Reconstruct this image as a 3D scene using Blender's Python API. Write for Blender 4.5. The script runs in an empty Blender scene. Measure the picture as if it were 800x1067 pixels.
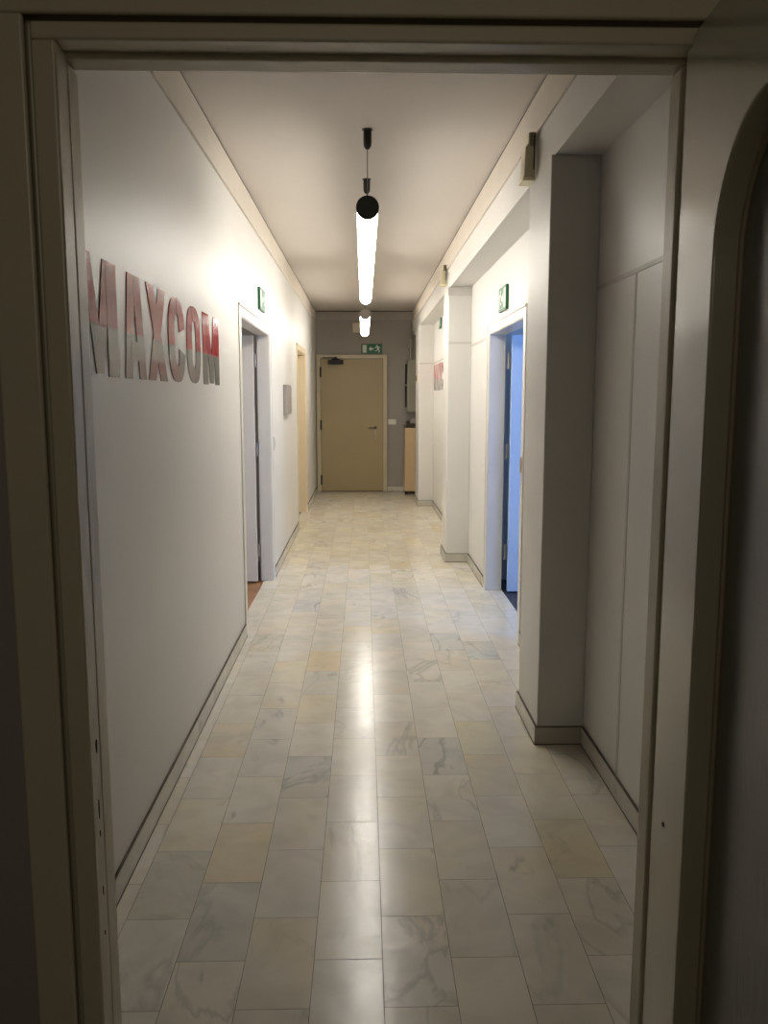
import bpy, bmesh, math, random
from mathutils import Vector, Matrix
random.seed(7)
SC = bpy.context.scene
COL = SC.collection
R = math.radians

# ---------------------------------------------------------------- camera, world, exposure
FPX, EYE = 875.0, 1.46
YAW = math.atan(21 / FPX); PITCH = math.atan(120.5 / FPX)
cd = bpy.data.cameras.new('camera'); cam = bpy.data.objects.new('camera', cd); COL.objects.link(cam)
cd.sensor_fit = 'VERTICAL'; cd.sensor_height = 24.0; cd.lens = FPX / 1067 * 24.0
cd.clip_start = 0.02
cam.location = (0, 0, EYE)
cam.rotation_euler = (R(90) - PITCH, 0, -YAW)
SC.camera = cam
w = bpy.data.worlds.new('world'); SC.world = w; w.use_nodes = True
w.node_tree.nodes['Background'].inputs[0].default_value = (0.5, 0.6, 0.8, 1)
w.node_tree.nodes['Background'].inputs[1].default_value = 0.02
SC.view_settings.view_transform = 'Standard'; SC.view_settings.look = 'None'
SC.view_settings.gamma = 1.0; SC.view_settings.use_curve_mapping = False
SC.view_settings.exposure = 0.88


def area(name, loc, rot, sx, sy, power, col):
    l = bpy.data.lights.new(name, 'AREA'); l.shape = 'RECTANGLE'; l.size = sx; l.size_y = sy
    l.energy = power; l.color = col
    o = bpy.data.objects.new(name, l); COL.objects.link(o); o.location = loc; o.rotation_euler = rot
    return o


LAMP = 18.0
area('daylight_right_room', (3.3, 4.0, 1.6), (R(90), 0, R(50)), 1.3, 1.5, 36, (0.24, 0.46, 1.0))
area('fill_left_room', (-2.9, 5.0, 1.7), (R(90), 0, R(-75)), 1.0, 1.3, 5, (1.0, 0.92, 0.84))  # small warm fill added in the unseen part of the left room
area('fill_near_room', (0.1, -1.6, 2.3), (R(60), 0, 0), 1.4, 1.0, 2.7, (1.0, 0.90, 0.70))  # added fill behind the camera, lifts the near door frame


# ---------------------------------------------------------------- materials
def mat(name, col, rough=0.5, metal=0.0, bump=0.0, bscale=60, var=0.0, vscale=3.0, coat=0.0, spec=None, emit=None, trans=0.0, alt=None):
    m = bpy.data.materials.new(name); m.use_nodes = True
    nt = m.node_tree; b = nt.nodes['Principled BSDF']
    b.inputs['Base Color'].default_value = (*col, 1)
    b.inputs['Roughness'].default_value = rough; b.inputs['Metallic'].default_value = metal
    if coat: b.inputs['Coat Weight'].default_value = coat; b.inputs['Coat Roughness'].default_value = 0.08
    if spec is not None: b.inputs['Specular IOR Level'].default_value = spec
    if trans: b.inputs['Transmission Weight'].default_value = trans
    if emit: b.inputs['Emission Color'].default_value = (*emit[0], 1); b.inputs['Emission Strength'].default_value = emit[1]
    tc = nt.nodes.new('ShaderNodeTexCoord')
    if var or alt:
        n = nt.nodes.new('ShaderNodeTexNoise'); n.inputs['Scale'].default_value = vscale; n.inputs['Detail'].default_value = 5
        nt.links.new(tc.outputs['Object'], n.inputs['Vector'])
        r = nt.nodes.new('ShaderNodeValToRGB'); r.color_ramp.elements[0].position = 0.35; r.color_ramp.elements[1].position = 0.65
        a = alt if alt else tuple(c * (1 - var) for c in col)
        r.color_ramp.elements[0].color = (*a, 1); r.color_ramp.elements[1].color = (*col, 1)
        nt.links.new(n.outputs['Fac'], r.inputs['Fac']); nt.links.new(r.outputs['Color'], b.inputs['Base Color'])
    if bump:
        n2 = nt.nodes.new('ShaderNodeTexNoise'); n2.inputs['Scale'].default_value = bscale; n2.inputs['Detail'].default_value = 3
        nt.links.new(tc.outputs['Object'], n2.inputs['Vector'])
        bp = nt.nodes.new('ShaderNodeBump'); bp.inputs['Strength'].default_value = bump; bp.inputs['Distance'].default_value = 0.004
        nt.links.new(n2.outputs['Fac'], bp.inputs['Height']); nt.links.new(bp.outputs['Normal'], b.inputs['Normal'])
    return m


M_WALL = mat('white_wall_paint', (0.69, 0.675, 0.64), 0.42, bump=0.12, bscale=45, var=0.03, vscale=1.5, spec=0.35)
M_FARWALL = mat('grey_far_wall_dimmed', (0.31, 0.285, 0.255), 0.5, bump=0.12, bscale=45, var=0.05, vscale=2)  # greyish wall, base colour darkened further for the dim far end
M_FARCORN = mat('far_cornice_dimmed', (0.38, 0.35, 0.31), 0.6, var=0.05, vscale=4)  # cornice colour darkened like the far wall to mimic weaker light
M_CEIL = mat('ceiling_paint', (0.62, 0.57, 0.52), 0.75, bump=0.05, bscale=60, var=0.03, vscale=1.2)
M_CORN = mat('cornice_paint', (0.66, 0.60, 0.52), 0.6, var=0.05, vscale=4)
M_GAPSHADE = mat('brown_gap_shade', (0.10, 0.07, 0.05), 0.8, var=0.3, vscale=6)  # solid brown whose colour stands for shade in narrow gaps
M_JOINT = mat('dark_skirting_joint', (0.13, 0.105, 0.075), 0.8, var=0.4, vscale=14)
M_SEAM = mat('dusty_seam', (0.33, 0.29, 0.23), 0.8, var=0.4, vscale=14)
M_RAIL = mat('grey_lath_paint', (0.56, 0.54, 0.50), 0.55, var=0.06, vscale=5)
M_CREAM = mat('cream_gloss_paint', (0.57, 0.54, 0.40), 0.16, bump=0.05, bscale=18, var=0.05, vscale=6)
M_STOP = mat('cream_satin_paint', (0.60, 0.55, 0.41), 0.30, var=0.05, vscale=6)
M_CREAMD = mat('cream_gloss_paint_aged', (0.52, 0.46, 0.32), 0.3, bump=0.06, bscale=22, var=0.08, vscale=5)
M_WHITEP = mat('white_gloss_paint', (0.72, 0.69, 0.64), 0.3, var=0.03, vscale=5)
M_BLUELEAF = mat('pale_blue_gloss', (0.54, 0.68, 0.90), 0.3, var=0.03, vscale=5)  # leaf drawn pale blue, unlike its white frame
M_BEIGEP = mat('beige_gloss_paint', (0.66, 0.56, 0.40), 0.3, var=0.04, vscale=5)
M_DOOR = mat('yellow_beige_door_paint', (0.36, 0.28, 0.15), 0.4, var=0.06, vscale=2)
M_BLACK = mat('black_plastic', (0.012, 0.011, 0.010), 0.6, var=0.2, vscale=20)
M_DISC = mat('dark_green_black_metal', (0.020, 0.024, 0.018), 0.45, var=0.3, vscale=40)
M_STEEL = mat('brushed_steel', (0.42, 0.38, 0.32), 0.3, 1.0, var=0.1, vscale=30)
M_BRASS = mat('brass', (0.45, 0.33, 0.13), 0.3, 1.0, var=0.1, vscale=30)
M_CABLE = mat('grey_cable', (0.16, 0.14, 0.12), 0.5, var=0.1, vscale=30)
M_HOUS = mat('white_metal_housing', (0.75, 0.73, 0.68), 0.4, var=0.02, vscale=10)
M_RED = None
M_GREEN = mat('green_sign_film', (0.008, 0.13, 0.055), 0.35, var=0.08, vscale=30)
M_SIGNW = mat('white_sign_film', (0.62, 0.70, 0.62), 0.35, var=0.04, vscale=30)
M_PLASW = mat('white_plastic', (0.70, 0.68, 0.62), 0.35, var=0.03, vscale=20)
M_PLASB = mat('beige_plastic', (0.58, 0.52, 0.33), 0.3, var=0.08, vscale=20)
M_PLASD = mat('olive_plastic', (0.20, 0.17, 0.10), 0.45, var=0.1, vscale=20)
M_PLASL = mat('cream_plastic', (0.80, 0.74, 0.50), 0.3, var=0.03, vscale=20)
M_CAB = mat('light_wood_veneer', (0.60, 0.45, 0.27), 0.4, alt=(0.54, 0.39, 0.22), vscale=7)
M_CABTOP = mat('dark_worktop', (0.05, 0.035, 0.025), 0.35, var=0.2, vscale=12)
M_PANEL = mat('grey_green_enamel', (0.34, 0.33, 0.25), 0.4, var=0.04, vscale=8)
M_GREYBOX = mat('grey_metal_enamel', (0.30, 0.27, 0.25), 0.45, var=0.05, vscale=12)
M_NEARW = mat('mauve_grey_plaster', (0.36, 0.31, 0.31), 0.7, bump=0.15, bscale=50, var=0.05, vscale=3)
M_NEARF = mat('near_room_floor', (0.25, 0.20, 0.15), 0.5, var=0.2, vscale=6)
M_CARPET = mat('dark_blue_carpet', (0.035, 0.045, 0.075), 0.9, bump=0.3, bscale=300, var=0.3, vscale=60)
M_WOODF = mat('brown_wooden_floor', (0.33, 0.17, 0.07), 0.4, alt=(0.22, 0.10, 0.04), vscale=5)
M_CHIP = mat('dark_wood_chip', (0.03, 0.018, 0.010), 0.8, var=0.3, vscale=60)
M_TUBE = mat('lamp_diffuser', (0.9, 0.9, 0.85), 0.4, emit=((1.0, 0.945, 0.855), LAMP), var=0.01)
M_GLASS = bpy.data.materials.new('smoked_glass'); M_GLASS.use_nodes = True
_b = M_GLASS.node_tree.nodes['Principled BSDF']
_b.inputs['Base Color'].default_value = (0.50, 0.50, 0.50, 1); _b.inputs['Roughness'].default_value = 0.25
_b.inputs['Transmission Weight'].default_value = 1.0
_n = M_GLASS.node_tree.nodes.new('ShaderNodeTexNoise'); _n.inputs['Scale'].default_value = 40
_bp = M_GLASS.node_tree.nodes.new('ShaderNodeBump'); _bp.inputs['Strength'].default_value = 0.15; _bp.inputs['Distance'].default_value = 0.002
M_GLASS.node_tree.links.new(_n.outputs['Fac'], _bp.inputs['Height']); M_GLASS.node_tree.links.new(_bp.outputs['Normal'], _b.inputs['Normal'])


def marble(name, use_attr=True, base=(0.60, 0.585, 0.53)):
    """polished white marble; every tile carries its own tint (tile_tint) and vein offset (tile_seed)"""
    m = bpy.data.materials.new(name); m.use_nodes = True
    nt = m.node_tree; N = nt.nodes; L = nt.links; b = N['Principled BSDF']
    tc = N.new('ShaderNodeTexCoord')
    add = N.new('ShaderNodeVectorMath'); add.operation = 'ADD'
    L.new(tc.outputs['Object'], add.inputs[0])
    tint = N.new('ShaderNodeAttribute'); tint.attribute_name = 'tile_tint'
    seed = N.new('ShaderNodeAttribute'); seed.attribute_name = 'tile_seed'
    sc = N.new('ShaderNodeVectorMath'); sc.operation = 'SCALE'; sc.inputs['Scale'].default_value = 37.0
    L.new(seed.outputs['Vector'], sc.inputs[0])
    if use_attr: L.new(sc.outputs['Vector'], add.inputs[1])
    # veins: thin dark streaks from stretched, warped noise
    mp = N.new('ShaderNodeMapping'); mp.inputs['Rotation'].default_value = (0, 0, 0.5); mp.inputs['Scale'].default_value = (3.2, 1.3, 3.2)
    L.new(add.outputs[0], mp.inputs['Vector'])
    n1 = N.new('ShaderNodeTexNoise'); n1.inputs['Scale'].default_value = 1.3; n1.inputs['Detail'].default_value = 7; n1.inputs['Distortion'].default_value = 0.7
    L.new(mp.outputs['Vector'], n1.inputs['Vector'])
    s = N.new('ShaderNodeMath'); s.operation = 'SUBTRACT'; s.inputs[1].default_value = 0.5; L.new(n1.outputs['Fac'], s.inputs[0])
    a = N.new('ShaderNodeMath'); a.operation = 'ABSOLUTE'; L.new(s.outputs[0], a.inputs[0])
    r = N.new('ShaderNodeValToRGB'); r.color_ramp.elements[0].position = 0.0; r.color_ramp.elements[0].color = (1, 1, 1, 1)
    r.color_ramp.elements[1].position = 0.03; r.color_ramp.elements[1].color = (0, 0, 0, 1)
    L.new(a.outputs[0], r.inputs['Fac'])
    # vein mask so that only part of a tile is veined
    n3 = N.new('ShaderNodeTexNoise'); n3.inputs['Scale'].default_value = 5.5; n3.inputs['Detail'].default_value = 2
    L.new(add.outputs[0], n3.inputs['Vector'])
    r3 = N.new('ShaderNodeValToRGB'); r3.color_ramp.elements[0].position = 0.60; r3.color_ramp.elements[0].color = (0, 0, 0, 1)
    r3.color_ramp.elements[1].position = 0.75; r3.color_ramp.elements[1].color = (1, 1, 1, 1)
    L.new(n3.outputs['Fac'], r3.inputs['Fac'])
    mk = N.new('ShaderNodeMath'); mk.operation = 'MAXIMUM'; L.new(r3.outputs['Color'], mk.inputs[0])
    va = N.new('ShaderNodeMath'); va.operation = 'MULTIPLY'
    L.new(r.outputs['Color'], va.inputs[0]); L.new(mk.outputs[0], va.inputs[1])
    if use_attr: L.new(seed.outputs['Alpha'], mk.inputs[1])
    else: mk.inputs[1].default_value = 0.0
    vs = N.new('ShaderNodeMath'); vs.operation = 'MULTIPLY'; vs.inputs[1].default_value = 0.55; L.new(va.outputs[0], vs.inputs[0])
    # cloudiness
    n2 = N.new('ShaderNodeTexNoise'); n2.inputs['Scale'].default_value = 6; n2.inputs['Detail'].default_value = 6; n2.inputs['Distortion'].default_value = 0.8
    L.new(add.outputs[0], n2.inputs['Vector'])
    r2 = N.new('ShaderNodeValToRGB'); r2.color_ramp.elements[0].position = 0.33; r2.color_ramp.elements[0].color = (0.88, 0.88, 0.88, 1)
    r2.color_ramp.elements[1].position = 0.60; r2.color_ramp.elements[1].color = (1, 1, 1, 1)
    L.new(n2.outputs['Fac'], r2.inputs['Fac'])
    mul = N.new('ShaderNodeMixRGB'); mul.blend_type = 'MULTIPLY'; mul.inputs['Fac'].default_value = 1
    if use_attr: L.new(tint.outputs['Color'], mul.inputs['Color1'])
    else: mul.inputs['Color1'].default_value = (*base, 1)
    L.new(r2.outputs['Color'], mul.inputs['Color2'])
    n4 = N.new('ShaderNodeTexNoise'); n4.inputs['Scale'].default_value = 3.0; n4.inputs['Detail'].default_value = 4
    L.new(add.outputs[0], n4.inputs['Vector'])
    r4 = N.new('ShaderNodeValToRGB'); r4.color_ramp.elements[0].position = 0.50; r4.color_ramp.elements[0].color = (1, 1, 1, 1)
    r4.color_ramp.elements[1].position = 0.72; r4.color_ramp.elements[1].color = (1.0, 0.92, 0.74, 1)
    L.new(n4.outputs['Fac'], r4.inputs['Fac'])
    mw = N.new('ShaderNodeMixRGB'); mw.blend_type = 'MULTIPLY'; mw.inputs['Fac'].default_value = 0.55
    L.new(mul.outputs['Color'], mw.inputs['Color1']); L.new(r4.outputs['Color'], mw.inputs['Color2'])
    mx = N.new('ShaderNodeMixRGB'); mx.inputs['Color2'].default_value = (0.20, 0.20, 0.18, 1)
    L.new(vs.outputs[0], mx.inputs['Fac']); L.new(mw.outputs['Color'], mx.inputs['Color1'])
    L.new(mx.outputs['Color'], b.inputs['Base Color'])
    rr = N.new('ShaderNodeMapRange'); rr.inputs['To Min'].default_value = 0.14; rr.inputs['To Max'].default_value = 0.26; b.inputs['Specular IOR Level'].default_value = 0.3
    L.new(n2.outputs['Fac'], rr.inputs['Value']); L.new(rr.outputs[0], b.inputs['Roughness'])
    # gentle unevenness of a worn polished floor
    nb = N.new('ShaderNodeTexNoise'); nb.inputs['Scale'].default_value = 14; nb.inputs['Detail'].default_value = 4
    L.new(add.outputs[0], nb.inputs['Vector'])
    bp = N.new('ShaderNodeBump'); bp.inputs['Strength'].default_value = 0.09; bp.inputs['Distance'].default_value = 0.01
    L.new(nb.outputs['Fac'], bp.inputs['Height']); L.new(bp.outputs['Normal'], b.inputs['Normal'])
    return m


M_MARBLE = marble('marble_floor_tiles')
M_MSKIRT = marble('marble_skirting', False, (0.56, 0.54, 0.47))


def letter_material():
    m = bpy.data.materials.new('red_and_grey_film'); m.use_nodes = True
    nt = m.node_tree; N = nt.nodes; L = nt.links; b = N['Principled BSDF']
    tc = N.new('ShaderNodeTexCoord'); sp = N.new('ShaderNodeSeparateXYZ'); L.new(tc.outputs['Object'], sp.inputs[0])
    n = N.new('ShaderNodeTexNoise'); n.inputs['Scale'].default_value = 14
    L.new(tc.outputs['Object'], n.inputs['Vector'])
    mr = N.new('ShaderNodeMapRange'); mr.inputs['From Min'].default_value = 0.135; mr.inputs['From Max'].default_value = 0.145
    L.new(sp.outputs['Z'], mr.inputs['Value'])
    mx = N.new('ShaderNodeMixRGB'); L.new(mr.outputs[0], mx.inputs['Fac'])
    mx.inputs['Color1'].default_value = (0.20, 0.19, 0.175, 1); mx.inputs['Color2'].default_value = (0.38, 0.012, 0.02, 1)
    L.new(mx.outputs[0], b.inputs['Base Color'])
    rr = N.new('ShaderNodeMapRange'); rr.inputs['To Min'].default_value = 0.08; rr.inputs['To Max'].default_value = 0.14; b.inputs['IOR'].default_value = 1.2
    L.new(n.outputs['Fac'], rr.inputs['Value']); L.new(rr.outputs[0], b.inputs['Roughness'])
    n2 = N.new('ShaderNodeTexNoise'); n2.inputs['Scale'].default_value = 30; n2.inputs['Detail'].default_value = 4
    L.new(tc.outputs['Object'], n2.inputs['Vector'])
    bp = N.new('ShaderNodeBump'); bp.inputs['Strength'].default_value = 0.12; bp.inputs['Distance'].default_value = 0.002
    L.new(n2.outputs['Fac'], bp.inputs['Height']); L.new(bp.outputs['Normal'], b.inputs['Normal'])
    return m


M_RED = letter_material()


# ---------------------------------------------------------------- mesh helpers
def bx(bm, x0, x1, y0, y1, z0, z1, mi=0):
    if x0 > x1: x0, x1 = x1, x0
    if y0 > y1: y0, y1 = y1, y0
    v = [bm.verts.new(p) for p in ((x0, y0, z0), (x1, y0, z0), (x1, y1, z0), (x0, y1, z0), (x0, y0, z1), (x1, y0, z1), (x1, y1, z1), (x0, y1, z1))]
    for f in ((3, 2, 1, 0), (4, 5, 6, 7), (0, 1, 5, 4), (1, 2, 6, 5), (2, 3, 7, 6), (3, 0, 4, 7)):
        bm.faces.new([v[i] for i in f]).material_index = mi


def prism(bm, pts, axis, a, b, mi=0):
    """extrude a 2D polygon along axis; pts are the other two coords in xyz order"""
    def P(p, t):
        return (t, p[0], p[1]) if axis == 0 else ((p[0], t, p[1]) if axis == 1 else (p[0], p[1], t))
    A = [bm.verts.new(P(p, a)) for p in pts]; B = [bm.verts.new(P(p, b)) for p in pts]
    n = len(pts)
    bm.faces.new(A).material_index = mi; bm.faces.new(B[::-1]).material_index = mi
    for i in range(n):
        bm.faces.new((A[i], B[i], B[(i + 1) % n], A[(i + 1) % n])).material_index = mi


def cyl(bm, p0, p1, r0, r1=None, seg=24, mi=0, caps=True):
    r1 = r0 if r1 is None else r1
    p0 = Vector(p0); p1 = Vector(p1); d = (p1 - p0).normalized()
    u = d.orthogonal().normalized(); v = d.cross(u)
    A = [bm.verts.new(p0 + (u * math.cos(t) + v * math.sin(t)) * r0) for t in [2 * math.pi * i / seg for i in range(seg)]]
    B = [bm.verts.new(p1 + (u * math.cos(t) + v * math.sin(t)) * r1) for t in [2 * math.pi * i / seg for i in range(seg)]]
    for i in range(seg):
        bm.faces.new((A[i], A[(i + 1) % seg], B[(i + 1) % seg], B[i])).material_index = mi
    if caps:
        bm.faces.new(A[::-1]).material_index = mi; bm.faces.new(B).material_index = mi


def lathe(bm, prof, cx, cy, seg=24, mi=0):
    rings = []
    for (r, z) in prof:
        rings.append([bm.verts.new((cx + math.cos(2 * math.pi * i / seg) * r, cy + math.sin(2 * math.pi * i / seg) * r, z)) for i in range(seg)])
    for a, b in zip(rings, rings[1:]):
        for i in range(seg):
            bm.faces.new((a[i], a[(i + 1) % seg], b[(i + 1) % seg], b[i])).material_index = mi
    bm.faces.new(rings[0][::-1]); bm.faces.new(rings[-1])


def obj(name, bm, mats, parent=None, bevel=0.0, smooth=False, soft=False, kind=None, label=None, cat=None, group=None, loc=None):
    bmesh.ops.recalc_face_normals(bm, faces=bm.faces)
    me = bpy.data.meshes.new(name); bm.to_mesh(me); bm.free()
    for m in (mats if isinstance(mats, (list, tuple)) else [mats]): me.materials.append(m)
    o = bpy.data.objects.new(name, me); COL.objects.link(o)
    if loc: o.location = loc
    if parent is not None: o.parent = parent
    if smooth:
        for p in me.polygons: p.use_smooth = True
        es = o.modifiers.new('edges', 'EDGE_SPLIT'); es.split_angle = R(40)
    if bevel:
        b = o.modifiers.new('bevel', 'BEVEL'); b.width = bevel; b.segments = 3; b.limit_method = 'ANGLE'; b.angle_limit = R(40)
        if soft:
            for p in me.polygons: p.use_smooth = True
            b.harden_normals = True; b.segments = 5
    if kind: o['kind'] = kind
    if label: o['label'] = label
    if cat: o['category'] = cat
    if group: o['group'] = group
    return o


def empty(name, loc=(0, 0, 0), rz=0, label=None, cat=None, group=None, kind=None):
    o = bpy.data.objects.new(name, None); COL.objects.link(o); o.location = loc; o.rotation_euler = (0, 0, rz)
    o.empty_display_size = 0.05
    if label: o['label'] = label
    if cat: o['category'] = cat
    if group: o['group'] = group
    if kind: o['kind'] = kind
    return o


def one(*boxes):
    bm = bmesh.new()
    for b in boxes: bx(bm, *b)
    return bm


# ---------------------------------------------------------------- layout numbers (metres)
XL, XR, XREC = -0.73, 0.742, 0.925        # left wall, right beam face, recessed right wall
XP = 0.728                                # corridor face of the pillars
YN, YF = 1.285, 12.96                     # near and far end of the corridor
ZC, ZB = 2.735, 2.385                     # ceiling, underside of the beam
DL0, DL1, DLZ = 5.10, 6.60, 1.925         # left doorway
DM0, DM1, DMZ = 9.36, 10.60, 1.965        # second left doorway
DR0, DR1, DRZ = 4.90, 6.22, 1.905         # right doorway
PILLARS = [(3.38, 3.80), (7.33, 7.76), (11.2, 11.85)]

# ---------------------------------------------------------------- floor (rows of half-bonded marble slabs)
SPECIAL = {  # (column, row): tint, vein amount
    ('c', 1, 1): ((0.64, 0.565, 0.41), 0), ('c', 0, 4): ((0.63, 0.575, 0.46), 0), ('c', 2, 7): ((0.66, 0.57, 0.43), 0),
    ('c', 5, 3): ((0.55, 0.545, 0.51), 1.0), ('c', 6, 4): ((0.62, 0.58, 0.44), 0), ('c', 7, 1): ((0.61, 0.56, 0.43), 0),
    ('c', 2, 3): ((0.55, 0.54, 0.50), 0.7), ('c', 1, 10): ((0.55, 0.545, 0.53), 1.0), ('c', 4, 9): ((0.64, 0.58, 0.46), 0.0),
    ('c', 0, 1): ((0.57, 0.55, 0.47), 0.3), ('c', 1, 0): ((0.54, 0.525, 0.47), 0.4), ('c', 6, 8): ((0.57, 0.57, 0.54), 0.8),
    ('c', 7, 7): ((0.57, 0.57, 0.54), 0.6),
}


def build_floor():
    bm = bmesh.new()
    lt = bm.faces.layers.float_vector.new('tile_tint_f'); ls = bm.faces.layers.float_vector.new('tile_seed_f'); la = bm.faces.layers.float.new('tile_vein_f')
    W, LN, g = 0.1795, 0.358, 0.0011
    joints = [-0.673 + W * k for k in range(-1, 13)]
    x_lo, x_hi, y_lo, y_hi = -0.80, 1.045, 1.24, 13.05

    def region(x):    # x-dependent y-limits of the slabs (they run on into the doorways)
        return y_lo, y_hi
    for c in range(-1, 10):
        xa, xb = -0.673 + W * c, -0.673 + W * (c + 1)
        xa = max(xa, x_lo); xb = min(xb, x_hi)
        if xb - xa < 0.02: continue
        off = 1.843 if c % 2 == 0 else 2.02
        for rI in range(-3, 34):
            ya, yb = off + LN * rI, off + LN * (rI + 1)
            ya = max(ya, y_lo); yb = min(yb, y_hi)
            if yb - ya < 0.01: continue
            rnd = random.Random(c * 131 + rI * 7 + 5)
            v = [bm.verts.new((x, y, 0)) for x, y in ((xa + g, ya + g), (xb - g, ya + g), (xb - g, yb - g), (xa + g, yb - g))]
            f = bm.faces.new(v)
            k = rnd.uniform(0.95, 1.03); warm = rnd.choice([0, 0, 0, 0.5, 1.0]) * rnd.uniform(0.3, 1)
            t = (0.645 * k, 0.615 * k * (1 - 0.03 * warm), 0.545 * k * (1 - 0.14 * warm))
            vein = 0.0 if rnd.random() < 0.8 else rnd.uniform(0.2, 0.7)
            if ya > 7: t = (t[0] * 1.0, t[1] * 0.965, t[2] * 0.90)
            sp = SPECIAL.get(('c', c, rI))
            if sp: t, vein = sp
            f[lt] = Vector(t); f[ls] = Vector((rnd.random(), rnd.random(), rnd.random())); f[la] = vein
    nt_ = len(bm.faces)
    bx(bm, x_lo, x_hi, y_lo, y_hi, -0.06, -0.0008, 1)
    bm.faces.ensure_lookup_table()
    T = [Vector(f[lt]) for f in bm.faces]; S = [Vector(f[ls]) for f in bm.faces]; A = [f[la] for f in bm.faces]
    bmesh.ops.recalc_face_normals(bm, faces=bm.faces[nt_:])
    me = bpy.data.meshes.new('floor'); bm.to_mesh(me); bm.free()
    a1 = me.color_attributes.new('tile_tint', 'FLOAT_COLOR', 'CORNER'); a2 = me.color_attributes.new('tile_seed', 'FLOAT_COLOR', 'CORNER')
    for p in me.polygons:
        for li in p.loop_indices:
            a1.data[li].color = (*T[p.index], 1); a2.data[li].color = (*S[p.index], A[p.index])
    me.materials.append(M_MARBLE); me.materials.append(M_SEAM)
    o = bpy.data.objects.new('floor', me); COL.objects.link(o); o['kind'] = 'structure'


build_floor()
# floors of the rooms either side and of the near room
obj('floor', one((-3.2, -0.803, 4.3, 7.4, -0.06, -0.004)), M_WOODF, kind='structure')
obj('floor', one((1.048, 3.6, 3.3, 6.6, -0.06, -0.004)), M_CARPET, kind='structure')
obj('floor', one((-1.6, 1.5, -2.4, 1.238, -0.06, -0.002)), M_NEARF, kind='structure')

# ---------------------------------------------------------------- corridor shell
T = 0.10
G = 0.018                                 # the linings fill this gap round each doorway
bm = one((XL - T, XL, YN, DL0 - G, 0, ZC), (XL - T, XL, DL0 - G, DL1 + G, DLZ + G, ZC), (XL - T, XL, DL1 + G, DM0 - G, 0, ZC),
         (XL - T, XL, DM0 - G, DM1 + G, DMZ + G, ZC), (XL - T, XL, DM1 + G, YF + 0.1, 0, ZC))
obj('wall_left', bm, M_WALL, kind='structure')
bm = one((XREC, XREC + T, YN, DR0 - G, 0, ZB + 0.02), (XREC, XREC + T, DR0 - G, DR1 + G, DRZ + G, ZB + 0.02), (XREC, XREC + T, DR1 + G, YF + 0.1, 0, ZB + 0.02),
         (XR, XREC + T, YN, YF + 0.1, ZB, ZC))
obj('wall_right', bm, M_WALL, kind='structure')
for i, (a, b) in enumerate(PILLARS):
    p = obj('wall_pillar', one((XP, XREC, a, b, 0, ZB)), M_WALL, kind='structure', bevel=0.004)
    if i == 1:   # plain moulded bands under the beam
        obj('moulding', one((XP - 0.006, XREC, a - 0.008, a, ZB - 0.045, ZB - 0.004), (XP - 0.003, XREC, a - 0.005, a, ZB - 0.075, ZB - 0.045)), M_RAIL, p, bevel=0.002)
obj('wall_far', one((XL - 0.05, XREC + 0.05, YF, YF + 0.12, 0, ZC)), M_FARWALL, kind='structure')
obj('ceiling', one((XL - 0.1, XREC + 0.1, YN - 0.05, YF + 0.1, ZC, ZC + 0.1)), M_CEIL, kind='structure')

# cornice boards and a brown strip painted for the shaded gap above them
obj('trim_1', one((XL, XL + 0.014, YN, YF - 0.014, 2.562, ZC - 0.012)), M_CORN, kind='structure', bevel=0.002)
obj('trim_2', one((XR - 0.010, XR, YN, YF - 0.014, 2.56, ZC - 0.012)), M_CORN, kind='structure', bevel=0.002)
obj('trim_3', one((XL, XR, YF - 0.014, YF, 2.60, ZC - 0.012)), M_FARCORN, kind='structure', bevel=0.002)
obj('trim_4', one((XL, XL + 0.010, YN, YF - 0.01, ZC - 0.012, ZC), (XR - 0.006, XR, YN, YF - 0.01, ZC - 0.012, ZC), (XL, XR, YF - 0.010, YF, ZC - 0.012, ZC)), M_GAPSHADE, kind='structure')

# thin lath round the recessed wall and the pillars, with one upright on the near bay
bm = one((XREC - 0.0025, XREC, YN, 3.38, 1.874, 1.890), (XREC - 0.0012, XREC, 2.90, 2.922, 0.078, 1.874),
         (XREC - 0.004, XREC, 3.80, DR0 - 0.08, 1.872, 1.892), (XREC - 0.004, XREC, DR1 + 0.09, 7.33, 1.880, 1.900),
         (XP, XREC, 7.326, 7.33, 1.905, 1.925), (XREC - 0.004, XREC, 7.76, 11.2, 1.88, 1.90), (XP, XREC, 11.196, 11.2, 1.88, 1.90))
obj('trim_5', bm, M_RAIL, kind='structure')

# skirting: marble strip, dark joint below and dusty joint on top
SK, SH = 0.012, 0.075


def skirt(name, segs):
    bm = bmesh.new()
    for (x0, x1, y0, y1) in segs:
        bx(bm, x0, x1, y0, y1, 0.004, SH, 0)
        e = 0.0015
        bx(bm, x0 - e, x1 + e, y0 - e, y1 + e, 0.0, 0.0045, 1)
        bx(bm, x0 + (0.003 if x0 > 0 else 0), x1 - (0.003 if x0 < 0 else 0), y0 + 0.002, y1 - 0.002, SH, SH + 0.003, 1)
    obj(name, bm, [M_MSKIRT, M_JOINT], kind='structure')


skirt('baseboard_left', [(XL, XL + SK, YN, DL0 - 0.075), (XL, XL + SK, DL1 + 0.085, DM0 - 0.07), (XL, XL + SK, DM1 + 0.07, YF)])
segs = [(XREC - SK, XREC, YN, 3.38 - SK), (XREC - SK, XREC, 3.80 + SK, DR0 - 0.075), (XREC - SK, XREC, DR1 + 0.10, 7.33 - SK),
        (XREC - SK, XREC, 7.76 + SK, 11.2 - SK), (XREC - SK, XREC, 11.85 + SK, YF)]
for a, b in PILLARS:
    segs += [(XP - SK, XREC, a - SK, a), (XP - SK, XREC, b, b + SK), (XP - SK, XP, a, b)]
skirt('baseboard_right', segs)
skirt('baseboard_far', [(0.37, XREC, YF - SK, YF)])

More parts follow.
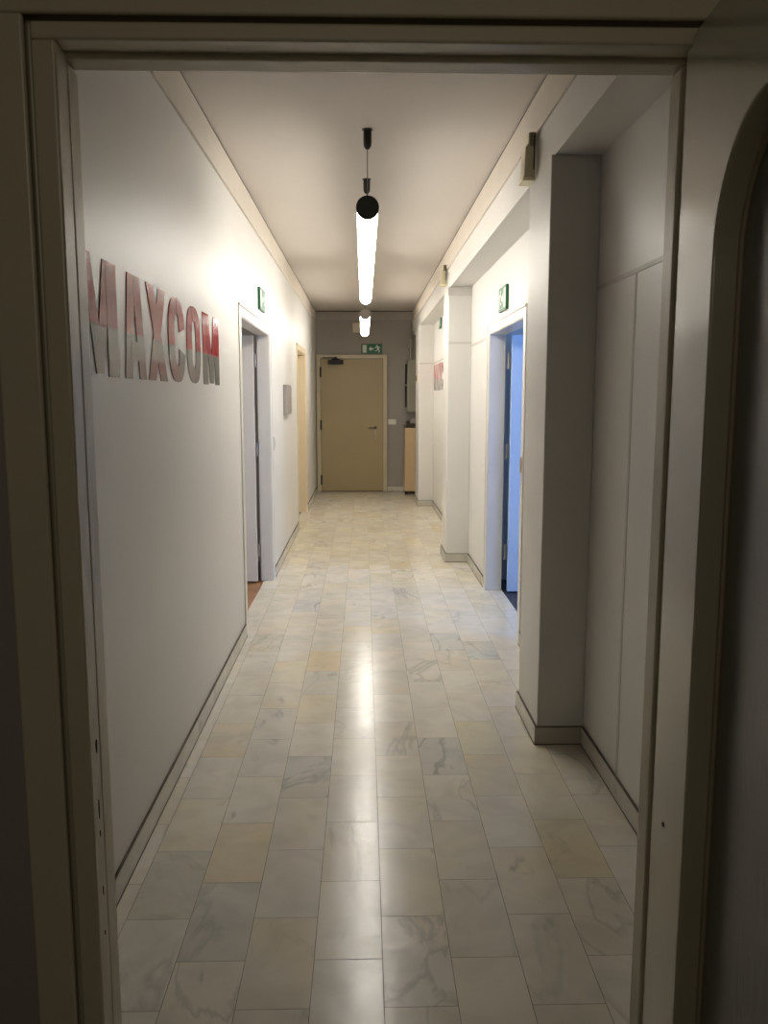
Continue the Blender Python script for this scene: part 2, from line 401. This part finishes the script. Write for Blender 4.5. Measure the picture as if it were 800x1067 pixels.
# ---------------------------------------------------------------- side rooms
obj('wall_left_room', one((-3.3, -3.2, 4.2, 7.5, 0, 2.7), (-3.3, XL - T, 4.2, 4.3, 0, 2.7), (-3.3, XL - T, 7.4, 7.5, 0, 2.7), (-3.3, XL - T, 4.2, 7.5, 2.7, 2.8)), M_WALL, kind='structure')
obj('wall_right_room', one((3.6, 3.7, 3.2, 6.7, 0, 2.7), (XREC + T, 3.7, 3.2, 3.3, 0, 2.7), (XREC + T, 3.7, 6.6, 6.7, 0, 2.7), (XREC + T, 3.7, 3.2, 6.7, 2.7, 2.8)), M_WALL, kind='structure')
# near room shell
NW = 1.19
bm = one((-1.6, -0.452, NW, YN, 0, ZC), (0.50, 1.5, NW, YN, 0, ZC), (-0.452, 0.50, NW, YN, 1.985, ZC))
obj('wall_near', bm, M_NEARW, kind='structure')
obj('wall_near_room', one((-1.7, -1.6, -2.4, YN, 0, 2.8), (1.5, 1.6, -2.4, YN, 0, 2.8), (-1.7, 1.6, -2.5, -2.4, 0, 2.8), (-1.7, 1.6, -2.5, YN, ZC, 2.83)), M_NEARW, kind='structure')

# ---------------------------------------------------------------- near door frame (door_1) and its open leaf
d1 = empty('door_1', (0, 1.24, 0), kind='structure')


def loc_box(root, *boxes):
    """boxes in world coordinates -> mesh in the root's (unrotated) frame"""
    bm = bmesh.new(); lx, ly, lz = root.location
    for b in boxes: bx(bm, b[0] - lx, b[1] - lx, b[2] - ly, b[3] - ly, b[4] - lz, b[5] - lz)
    return bm


FL, FR, FT = -0.407, 0.447, 1.921            # clear opening
obj('casing', loc_box(d1, (-0.500, -0.443, 1.180, 1.19, 0, 1.955), (-0.500, 0.520, 1.180, 1.19, 1.955, 2.010), (0.470, 0.520, 1.180, 1.19, 0, 1.955)), M_STOP, d1, bevel=0.004)
obj('frame', loc_box(d1, (-0.439, -0.4065, 1.194, 1.24, 0, 1.928), (-0.439, 0.468, 1.194, 1.24, 1.928, 1.951), (0.452, 0.468, 1.232, 1.24, 0, 1.928),
                     (-0.450, 0.50, 1.205, 1.285, 1.952, 1.985), (-0.452, -0.441, 1.205, 1.285, 0, 1.985), (0.468, 0.50, 1.235, 1.285, 0, 1.985)), M_STOP, d1, bevel=0.004)
obj('door_stop', loc_box(d1, (-0.441, FL, 1.238, 1.290, 0, FT), (FR, 0.468, 1.238, 1.290, 0, FT), (-0.441, 0.468, 1.238, 1.290, FT, 1.952)), M_STOP, d1, bevel=0.008, soft=True)
bm = bmesh.new()                                  # bare-wood chips where the latch has worn the paint
for (y, z, ry, rz_) in ((1.222, 0.935, 0.0035, 0.011), (1.220, 0.835, 0.0018, 0.016), (1.221, 0.795, 0.002, 0.005), (1.222, 0.70, 0.0018, 0.008), (1.221, 0.63, 0.002, 0.004)):
    prism(bm, [(y - 1.24 + ry * math.cos(t) * (1 + 0.2 * math.sin(3 * t)), z + rz_ * math.sin(t)) for t in [i * math.pi / 6 for i in range(12)]], 0, -0.4067, -0.4059)
obj('worn_chip', bm, M_CHIP, d1)

# leaf: local x runs from the hinge towards the free edge, local y is the thickness away from the corridor axis
HX, HY = 0.447, 1.222
ang = math.atan2(-1.0, -0.07)
leaf = empty('door_leaf', (HX, HY, 0), ang)
leaf['label'] = 'near open cream door leaf with a round-cornered glazed opening'
leaf['category'] = 'door'
LWD, LTOP, TH = 0.86, 1.943, 0.044


def rrect(x0, x1, z0, z1, r, n=12):
    out = []
    for (cx_, cz_, a0) in ((x1 - r, z1 - r, 0), (x0 + r, z1 - r, 90), (x0 + r, z0 + r, 180), (x1 - r, z0 + r, 270)):
        for i in range(n + 1):
            a = R(a0 + 90 * i / n); out.append((cx_ + r * math.cos(a), cz_ + r * math.sin(a)))
    return out


def ring_plate(inner, outer, y0, y1, bm, inner_front=None):
    """plate with a hole; inner/outer have equal point counts"""
    n = len(inner); inf = inner_front or inner
    vi0 = [bm.verts.new((p[0], y0, p[1])) for p in inf]; vi1 = [bm.verts.new((p[0], y1, p[1])) for p in inner]
    vo0 = [bm.verts.new((p[0], y0, p[1])) for p in outer]; vo1 = [bm.verts.new((p[0], y1, p[1])) for p in outer]
    for i in range(n):
        j = (i + 1) % n
        bm.faces.new((vo0[i], vo0[j], vi0[j], vi0[i])); bm.faces.new((vo1[j], vo1[i], vi1[i], vi1[j]))
        bm.faces.new((vi0[i], vi0[j], vi1[j], vi1[i])); bm.faces.new((vo0[j], vo0[i], vo1[i], vo1[j]))


NC = 12
inner = rrect(0.150, 0.70, 0.32, 1.790, 0.155, NC)
# outer rectangle sampled with the same count
outer = []
x0, x1, z0, z1 = 0.0, LWD, 0.012, LTOP
for k, (cxn, czn) in enumerate(((x1, z1), (x0, z1), (x0, z0), (x1, z0))):
    ax, az = [((x1, 1.635), (0.545, z1)), ((0.305, z1), (x0, 1.635)), ((x0, 0.475), (0.305, z0)), ((0.545, z0), (x1, 0.475))][k]
    for i in range(NC + 1):
        t = i / NC
        if t <= 0.5: q = (ax[0] + (cxn - ax[0]) * t * 2, ax[1] + (czn - ax[1]) * t * 2)
        else: q = (cxn + (az[0] - cxn) * (t - 0.5) * 2, czn + (az[1] - czn) * (t - 0.5) * 2)
        outer.append(q)
bm = bmesh.new()
# corridor-axis side is local -y? leaf direction points to the camera, so its left normal is local +y*...; see sign below
SGN = 1.0
ring_plate(inner, outer, 0.0, SGN * TH, bm)
obj('panel_frame', bm, M_CREAM, leaf, bevel=0.003)
bm = bmesh.new()
ring_plate(rrect(0.158, 0.692, 0.328, 1.782, 0.147, NC), rrect(0.1495, 0.7005, 0.3195, 1.7905, 0.1555, NC), SGN * 0.030, SGN * 0.043, bm)
obj('glazing_bead', bm, M_CREAMD, leaf)
bm = bmesh.new()
ip = rrect(0.150, 0.70, 0.32, 1.790, 0.155, NC)
prism(bm, ip, 1, SGN * 0.034, SGN * 0.038)
obj('glass_pane', bm, M_GLASS, leaf)
for z in (0.25, 1.0, 1.70):
    bm = bmesh.new(); cyl(bm, (-0.004, -0.004 + 0.05, z - 0.04), (-0.004, -0.004 + 0.05, z + 0.04), 0.006)
    obj('hinge', bm, M_CREAMD, leaf, smooth=True)
bm = bmesh.new(); cyl(bm, (0.80, -0.001, 1.02), (0.80, -0.010, 1.02), 0.024); cyl(bm, (0.80, -0.01, 1.02), (0.80, -0.045, 1.02), 0.008); cyl(bm, (0.805, -0.045, 1.02), (0.69, -0.045, 1.02), 0.008)
obj('handle', bm, M_STEEL, leaf, smooth=True)
bm = bmesh.new(); cyl(bm, (0.060, -0.0012, 0.83), (0.060, 0.0, 0.83), 0.0035, seg=12)
obj('screw_mark', bm, M_CHIP, leaf)


# ---------------------------------------------------------------- corridor doorways
def doorway(name, side, xw, y0, y1, zt, depth, cas, mf, near_cas=None):
    """frame set into a side wall: lining boards, stop and casing. side=+1 opening goes to +x"""
    root = empty(name, (xw, (y0 + y1) / 2, 0), kind='structure')
    s = side; lt = 0.02
    xa, xb = xw - s * 0.002, xw + s * depth
    obj('door_lining', loc_box(root, (xa, xb, y0 - lt, y0, 0, zt + lt), (xa, xb, y1, y1 + lt, 0, zt + lt), (xa, xb, y0, y1, zt, zt + lt)), mf, root, bevel=0.002)
    nc = near_cas if near_cas is not None else cas
    c0, c1 = xw - s * 0.008, xw
    obj('casing', loc_box(root, (c0, c1, y0 - nc, y0 - 0.006, 0, zt + cas), (c0, c1, y1 + 0.006, y1 + cas, 0, zt + cas), (c0, c1, y0 - 0.006, y1 + 0.006, zt + 0.006, zt + cas),
                          (xw - s * 0.014, c1, y1 + cas - 0.015, y1 + cas, 0, zt + cas), (xw - s * 0.014, c1, y0 - nc, y1 + cas, zt + cas - 0.015, zt + cas)), mf, root, bevel=0.003)
    return root


dl = doorway('door_2', -1, XL, DL0, DL1, DLZ, 0.092, 0.078, M_WHITEP)
# leaf swung into the left room, hinged on the far jamb
obj('door_leaf', loc_box(dl, (-1.60, -0.842, DL1 - 0.075, DL1 - 0.035, 0.01, DLZ - 0.005)), M_WHITEP, dl, bevel=0.002)
obj('door_leaf', loc_box(dl, (-1.60, -0.842, DL0 + 0.035, DL0 + 0.075, 0.01, DLZ - 0.005)), M_WHITEP, dl, bevel=0.002)
for z in (0.20, 1.0, 1.68):
    bm = bmesh.new(); cyl(bm, (-0.832 - XL, DL1 - 0.04 - dl.location.y, z), (-0.832 - XL, DL1 - 0.04 - dl.location.y, z + 0.10), 0.009)
    obj('hinge', bm, M_STEEL, dl, smooth=True)

dr = doorway('door_3', 1, XREC, DR0, DR1, DRZ, 0.115, 0.075, M_WHITEP)
obj('door_leaf', loc_box(dr, (1.072, 1.80, DR1 - 0.085, DR1 - 0.045, 0.01, DRZ - 0.005)), M_BLUELEAF, dr, bevel=0.002)
for z in (0.25, 1.0, 1.66):
    bm = bmesh.new(); cyl(bm, (1.056 - XREC, DR1 - 0.05 - dr.location.y, z), (1.056 - XREC, DR1 - 0.05 - dr.location.y, z + 0.11), 0.010)
    obj('hinge', bm, M_STEEL, dr, smooth=True)
bm = loc_box(dr, (XREC - 0.0135, XREC - 0.0118, 4.845, 4.885, 1.02, 1.11))
obj('strike_plate', bm, M_BRASS, dr)

dm = doorway('door_4', -1, XL, DM0, DM1, DMZ, 0.092, 0.07, M_BEIGEP)
obj('door_leaf', loc_box(dm, (-0.86, -0.822, DM0, DM1, 0.006, DMZ)), M_BEIGEP, dm, bevel=0.002)

# far door
df = empty('door_5', (-0.18, YF, 0), kind='structure')
obj('frame', loc_box(df, (-0.715, -0.655, YF - 0.05, YF, 0, 2.085), (0.298, 0.358, YF - 0.05, YF, 0, 2.085), (-0.655, 0.298, YF - 0.05, YF, 2.028, 2.085)), M_CREAMD, df, bevel=0.004)
obj('door_leaf', loc_box(df, (-0.650, 0.293, YF - 0.04, YF, 0.012, 2.022)), M_DOOR, df, bevel=0.002)
obj('door_gap_shade', loc_box(df, (-0.656, 0.299, YF - 0.02, YF - 0.002, 0.001, 2.03)), M_GAPSHADE, df)  # brown sheet behind the leaf, its colour stands for shade in the gap
for z in (0.11, 0.95, 1.75):
    bm = bmesh.new(); cyl(bm, (-0.653 + 0.18, -0.056, z), (-0.653 + 0.18, -0.056, z + 0.15), 0.013); bx(bm, -0.485, -0.460, -0.056, -0.045, z + 0.01, z + 0.14)
    obj('hinge', bm, M_BLACK, df, smooth=True)
# lever, rose and long key plate
bm = bmesh.new(); lx = 0.357
bx(bm, lx - 0.018, lx + 0.018, -0.048, -0.040, 0.80, 1.02)
obj('key_plate', bm, M_STEEL, df, bevel=0.003)
bm = bmesh.new(); cyl(bm, (lx, -0.048, 0.985), (lx, -0.09, 0.985), 0.010); cyl(bm, (lx + 0.008, -0.09, 0.985), (lx - 0.105, -0.09, 0.980), 0.010, 0.008); cyl(bm, (lx, -0.046, 0.985), (lx, -0.054, 0.985), 0.024)
obj('handle', bm, M_CABTOP, df, smooth=True)
bm = bmesh.new(); cyl(bm, (lx, -0.046, 0.86), (lx, -0.060, 0.86), 0.014)
obj('lock_cylinder', bm, M_BRASS, df, smooth=True)

# door closer on the far door
dc = empty('door_closer', (-0.423, YF - 0.04, 1.985), label='black overhead door closer on the yellow-beige door at the far end', cat='door closer')
bm = bmesh.new(); bx(bm, -0.115, 0.115, -0.055, 0.0, -0.045, 0.020)
obj('body', bm, M_BLACK, dc, bevel=0.008)
bm = bmesh.new(); cyl(bm, (0.0, -0.03, 0.018), (0.0, -0.03, 0.062), 0.024); prism(bm, [(-0.06, 0.0), (0.06, 0.0), (0.03, -0.03), (-0.03, -0.03)], 2, 0.020, 0.040)
obj('spindle', bm, M_BLACK, dc, bevel=0.002)
bm = bmesh.new(); prism(bm, [(-0.01, -0.04), (0.012, -0.03), (-0.19, -0.004), (-0.20, -0.018)], 2, 0.050, 0.060)
obj('arm', bm, M_BLACK, dc)


# ---------------------------------------------------------------- lamps
def tube_lamp(x, z, y0, y1, seams, hang, label, cap):
    L = y1 - y0
    root = empty('pendant_tube_lamp', (x, (y0 + y1) / 2, z), label=label, cat='ceiling lamp', group='pendant tube lamps along the corridor ceiling')
    r = 0.053; h = L / 2
    ys = [-h + 0.012] + [s - (y0 + y1) / 2 for s in seams] + [h - 0.012]
    # opaque housing: upper arc
    def arc(bm, a0, a1, ya, yb, ro, ri, n=14):
        pts = []
        for i in range(n + 1):
            a = R(a0 + (a1 - a0) * i / n); pts.append((ro * math.cos(a), ro * math.sin(a)))
        for i in range(n, -1, -1):
            a = R(a0 + (a1 - a0) * i / n); pts.append((ri * math.cos(a), ri * math.sin(a)))
        m = n + 1
        A = [bm.verts.new((p[0], ya, p[1])) for p in pts]; B = [bm.verts.new((p[0], yb, p[1])) for p in pts]
        for i in range(2 * m):
            j = (i + 1) % (2 * m); bm.faces.new((A[i], A[j], B[j], B[i]))
        for i in range(n):
            bm.faces.new((A[i], A[i + 1], A[2 * m - 2 - i], A[2 * m - 1 - i])); bm.faces.new((B[i + 1], B[i], B[2 * m - 1 - i], B[2 * m - 2 - i]))
    bm = bmesh.new(); arc(bm, 2, 178, -h + 0.012, h - 0.012, r, r - 0.003)
    obj('housing', bm, M_HOUS, root, smooth=True)
    for a, b in zip(ys, ys[1:]):
        bm = bmesh.new(); arc(bm, 182, 358, a + 0.006, b - 0.006, r - 0.001, r - 0.003, 18)
        obj('diffuser', bm, M_TUBE, root, smooth=True)
    for s in ys[1:-1]:
        bm = bmesh.new(); arc(bm, 180, 360, s - 0.006, s + 0.006, r + 0.0005, r - 0.003, 18)
        obj('joint_ring', bm, M_HOUS, root, smooth=True)
    for s in (-1, 1):
        bm = bmesh.new(); cyl(bm, (0, s * h, 0), (0, s * (h - 0.014), 0), r + 0.003, seg=40)
        obj('end_cap', bm, cap, root, bevel=0.002, smooth=True)
    for (yy, ln) in hang:
        y = yy - (y0 + y1) / 2
        bm = bmesh.new(); t = ZC - z
        lathe(bm, [(0.026, t), (0.026, t - 0.003), (0.020, t - 0.005), (0.020, t - ln * 0.62), (0.019, t - ln * 0.8), (0.012, t - ln * 0.95), (0.004, t - ln)], 0, y)
        obj('canopy', bm, M_BLACK, root, smooth=True)
        bm = bmesh.new(); cyl(bm, (0, y, t - ln + 0.002), (0, y, r - 0.002), 0.0022, seg=8)
        obj('cable', bm, M_CABLE, root)
    return root


tube_lamp(0.022, 2.370, 4.245, 8.10, [5.93], [(4.262, 0.093), (5.20, 0.085), (7.6, 0.09)], 'nearer long white tube lamp with a round black end, hanging from the corridor ceiling', M_DISC)
tube_lamp(0.018, 2.300, 8.85, 11.35, [9.6], [(9.0, 0.09), (11.2, 0.09)], 'farther lit tube lamp seen almost end-on in front of the far door wall', M_GREYBOX)  # grey cap colour stands for glare over a dark end disc


# ---------------------------------------------------------------- wall lettering
def letters(root, segs):
    H = 0.325
    cnt = [0]
    def stroke(bm, pts):
        cnt[0] += 1; prism(bm, pts, 1, -0.0025 - 0.0003 * (cnt[0] % 4), 0.0)
    for ch, x0, x1 in segs:
        W = x1 - x0; bm = bmesh.new()
        X = lambda u: x0 + u * W
        def poly(*ps): stroke(bm, [(X(u), v * H) for u, v in ps])
        if ch == 'M':
            poly((0, 0), (0.28, 0), (0.28, 1), (0, 1)); poly((0.72, 0), (1, 0), (1, 1), (0.72, 1))
            poly((0.24, 1), (0.24, 0.62), (0.40, 0.02), (0.50, 0.02), (0.50, 0.42), (0.34, 1)); poly((0.76, 1), (0.66, 1), (0.50, 0.42), (0.50, 0.02), (0.60, 0.02), (0.76, 0.62))
        elif ch == 'A':
            poly((0, 0), (0.33, 0), (0.52, 0.80), (0.52, 1), (0.22, 1)); poly((1, 0), (0.67, 0), (0.48, 0.80), (0.48, 1), (0.78, 1))
            poly((0.25, 0.18), (0.75, 0.18), (0.70, 0.36), (0.30, 0.36))
        elif ch == 'X':
            poly((0, 0), (0.38, 0), (1, 1), (0.62, 1)); poly((0.62, 0), (1, 0), (0.38, 1), (0, 1))
        elif ch in 'CO':
            n = 28; ro = [(0.5 + 0.5 * math.copysign(abs(math.cos(t)) ** 0.75, math.cos(t)), 0.5 + 0.5 * math.copysign(abs(math.sin(t)) ** 0.75, math.sin(t))) for t in [2 * math.pi * i / n for i in range(n)]]
            ri = [(0.5 + (u - 0.5) * 0.28, 0.5 + (v - 0.5) * 0.62) for u, v in ro]
            for i in range(n):
                if ch == 'C' and (i < 1 or i >= n - 1): continue
                j = (i + 1) % n; poly(ro[i], ro[j], ri[j], ri[i])
        o = obj('letter', bm, M_RED, root)


LSEG = [('M', 2.20, 2.555), ('A', 2.625, 2.875), ('X', 2.905, 3.185), ('C', 3.215, 3.505), ('O', 3.545, 3.835), ('M', 3.895, 4.315)]
ly0 = 2.20
rootL = empty('wall_lettering', (XL, ly0, 1.515), R(90), label='large red and grey block letters on the left wall near the doorframe', cat='lettering', group='lettering on the corridor walls')
letters(rootL, [(c, a - ly0, b - ly0) for c, a, b in LSEG])
rootR = empty('wall_lettering', (XREC, 11.15, 1.535), R(-90), label='distant red and grey lettering on the far recessed right wall between two pillars', cat='lettering', group='lettering on the corridor walls')
letters(rootR, [(c, a - ly0, b - ly0) for c, a, b in LSEG])


# ---------------------------------------------------------------- emergency exit signs
def exit_sign(loc, rz, wd, ht, label, flip=1, dep=0.018):
    root = empty('exit_sign', loc, rz, label=label, cat='exit sign', group='green emergency exit signs')
    obj('sign_board', one((-wd / 2, wd / 2, -dep, 0, -ht / 2, ht / 2)), M_GREEN, root, bevel=0.002)
    y0, y1 = -dep - 0.0012, -dep + 0.0005
    s = ht / 0.15
    def P(bm, pts, ox):
        prism(bm, [((ox + x * flip) * s, z * s) for x, z in pts], 1, y0, y1)
    k = wd / s / 0.32
    bm = bmesh.new(); P(bm, [(-0.032, -0.058), (0.028, -0.058), (0.028, 0.058), (-0.032, 0.058)], -0.105 * k * flip)
    obj('door_symbol', bm, M_SIGNW, root)
    bm = bmesh.new(); P(bm, [(-0.035, 0), (-0.005, 0.034), (-0.005, 0.012), (0.033, 0.012), (0.033, -0.012), (-0.005, -0.012), (-0.005, -0.034)], -0.005 * flip)
    obj('arrow', bm, M_SIGNW, root)
    bm = bmesh.new(); ox = 0.095 * k * flip
    P(bm, [(-0.010 + 0.012 * math.cos(t), 0.047 + 0.012 * math.sin(t)) for t in [i * math.pi / 5 for i in range(10)]], ox)
    P(bm, [(-0.016, 0.030), (0.010, 0.034), (0.020, -0.006), (-0.004, -0.010)], ox)
    P(bm, [(-0.014, 0.030), (-0.020, 0.020), (-0.046, 0.012), (-0.048, 0.021), (-0.024, 0.032)], ox)
    P(bm, [(0.010, 0.034), (0.014, 0.022), (0.036, 0.010), (0.040, 0.018), (0.024, 0.032)], ox)
    P(bm, [(-0.004, -0.006), (0.010, -0.012), (-0.014, -0.034), (-0.040, -0.036), (-0.040, -0.025), (-0.020, -0.024)], ox)
    P(bm, [(0.006, -0.010), (0.020, -0.006), (0.032, -0.032), (0.022, -0.060), (0.010, -0.058), (0.018, -0.034)], ox)
    obj('running_figure', bm, M_SIGNW, root)
    return root


exit_sign((0.122, YF, 2.173), 0, 0.315, 0.150, 'green exit sign above the closed beige door at the far end')
exit_sign((XL, 6.12, 2.135), R(90), 0.30, 0.150, 'green exit sign on the left wall above the open white doorway')
exit_sign((XREC, 5.61, 2.092), R(-90), 0.29, 0.155, 'green exit sign on the right wall above the doorway with blue light', flip=-1)
exit_sign((XREC, 10.22, 2.36), R(-90), 0.16, 0.20, 'small tall green sign high on the right wall beyond the second pillar', flip=-1)


# ---------------------------------------------------------------- boxes, switches, plates
def bracket(y, z0, z1, lab):
    root = empty('bracket_box', (XP, y, z0), label=lab, cat='wall box', group='beige boxes at the tops of the pillars')
    h = z1 - z0
    bm = bmesh.new(); prism(bm, [(-0.046, 0.014), (0.0, 0.014), (0.0, h), (-0.030, h), (-0.030, h * 0.78), (-0.042, h * 0.70)], 1, 0, 0.09)
    obj('body', bm, M_PLASB, root, bevel=0.0015)
    obj('bottom_lip', one((-0.052, 0.0, -0.006, 0.096, 0, 0.014)), M_PLASL, root, bevel=0.002)
    obj('side_cover', one((-0.024, -0.001, -0.004, 0.001, h * 0.72, h)), M_PLASD, root)
    obj('slot', one((-0.009, -0.004, -0.006, -0.003, 0.045, h - 0.008)), M_BLACK, root)


bracket(3.70, 2.365, 2.560, 'beige box with a pale lower lip at the top of the nearest pillar')
bracket(7.56, 2.42, 2.60, 'beige box at the top of the middle pillar, small in the distance')

t = empty('light_switch', (0.435, YF, 1.072), label='white double switch on the far wall right of the beige door', cat='switch')
obj('plate', one((-0.062, 0.062, -0.010, 0, -0.042, 0.042)), M_PLASW, t, bevel=0.003)
for s in (-1, 1): obj('rocker', one((s * 0.031 - 0.022, s * 0.031 + 0.022, -0.015, -0.009, -0.028, 0.028)), M_PLASW, t, bevel=0.002)
t = empty('light_switch', (XL, 6.86, 1.08), R(90), label='white switch on the left wall just past the open doorway', cat='switch')
obj('plate', one((-0.042, 0.042, -0.010, 0, -0.055, 0.055)), M_PLASW, t, bevel=0.003)
obj('rocker', one((-0.022, 0.022, -0.015, -0.009, -0.032, 0.032)), M_PLASW, t, bevel=0.002)
t = empty('light_switch', (XP, 11.55, 1.70), R(-90), label='small brown switch on the corridor face of the farthest pillar', cat='switch')
obj('plate', one((-0.045, 0.045, -0.012, 0, -0.045, 0.045)), M_CAB, t, bevel=0.003)
obj('rocker', one((-0.02, 0.02, -0.017, -0.011, -0.028, 0.028)), M_CABTOP, t, bevel=0.002)
t = empty('wall_box', (XL, 7.95, 1.43), R(90), label='grey flat box mounted on the left wall between the two doorways', cat='wall box')
obj('casing', one((-0.235, 0.235, -0.035, 0, -0.135, 0.135)), M_GREYBOX, t, bevel=0.006)
obj('front_panel', one((-0.215, 0.215, -0.039, -0.034, -0.115, 0.115)), M_GREYBOX, t, bevel=0.002)
t = empty('junction_box', (-0.10, YF, 2.49), label='small brown-edged box high on the far wall behind the farther lamp', cat='wall box')
obj('body', one((-0.055, 0.055, -0.04, 0, -0.075, 0.06)), M_CORN, t, bevel=0.003)
obj('edge_strip', one((-0.065, -0.055, -0.045, 0, -0.075, 0.062), (-0.065, 0.055, -0.045, 0, 0.060, 0.070)), M_CAB, t)

# electrical panel, conduit, cabinet in the far right corner
t = empty('electrical_panel', (0.745, YF, 1.215), label='tall grey-green panel on the far wall at the right above the wooden cabinet', cat='electrical panel')
obj('housing', one((-0.085, 0.13, -0.09, 0, 0, 0.79)), M_PANEL, t, bevel=0.005)
obj('door', one((-0.072, 0.12, -0.098, -0.088, 0.015, 0.775)), M_PANEL, t, bevel=0.003)
obj('dark_edge_strip', one((-0.112, -0.087, -0.075, 0, 0.08, 0.40), (-0.112, -0.087, -0.075, 0, 0.43, 0.73)), M_BLACK, t)  # black strips along the left edge of the panel
bm = bmesh.new(); cyl(bm, (0, 0, 0), (0, 0, 0.58), 0.014, seg=16)
c = obj('conduit', bm, M_PANEL, None, smooth=True, loc=(0.72, YF - 0.018, 2.015), label='vertical pipe running up the far wall from the tall panel', cat='pipe')
bm = bmesh.new(); bx(bm, -0.03, 0.03, -0.022, 0.018, 0.17, 0.31)
obj('coupling_box', bm, M_PANEL, c, bevel=0.003)

t = empty('wooden_cabinet', (0.765, 12.70, 0), label='light wood cabinet in the far right corner beside the beige door', cat='cabinet')
obj('body', one((-0.155, 0.155, -0.20, 0.22, 0.05, 1.0)), M_CAB, t, bevel=0.003)
obj('door', one((-0.150, -0.003, -0.212, -0.201, 0.06, 0.99)), M_CAB, t, bevel=0.002)
obj('door', one((0.003, 0.150, -0.212, -0.201, 0.06, 0.99)), M_CAB, t, bevel=0.002)
obj('top', one((-0.16, 0.158, -0.215, 0.22, 1.0, 1.022)), M_CABTOP, t, bevel=0.003)
for sx in (-0.13, 0.13):
    for sy in (-0.17, 0.17):
        bm = bmesh.new(); cyl(bm, (sx, sy, 0), (sx, sy, 0.05), 0.018, 0.022)
        obj('leg', bm, M_BLACK, t, smooth=True)
t = empty('letter_tray', (0.745, 12.68, 1.022), label='dark open tray on top of the light wood cabinet', cat='tray')
obj('base', one((-0.11, 0.13, -0.15, 0.15, 0, 0.012)), M_CABTOP, t)
obj('rim', one((-0.11, -0.10, -0.15, 0.15, 0.012, 0.07), (0.12, 0.13, -0.15, 0.15, 0.012, 0.07), (-0.10, 0.12, 0.14, 0.15, 0.012, 0.07), (-0.10, 0.12, -0.15, -0.14, 0.012, 0.04)), M_CABTOP, t)
obj('folder', one((-0.05, 0.10, -0.12, 0.12, 0.012, 0.10)), M_GREYBOX, t, bevel=0.004)
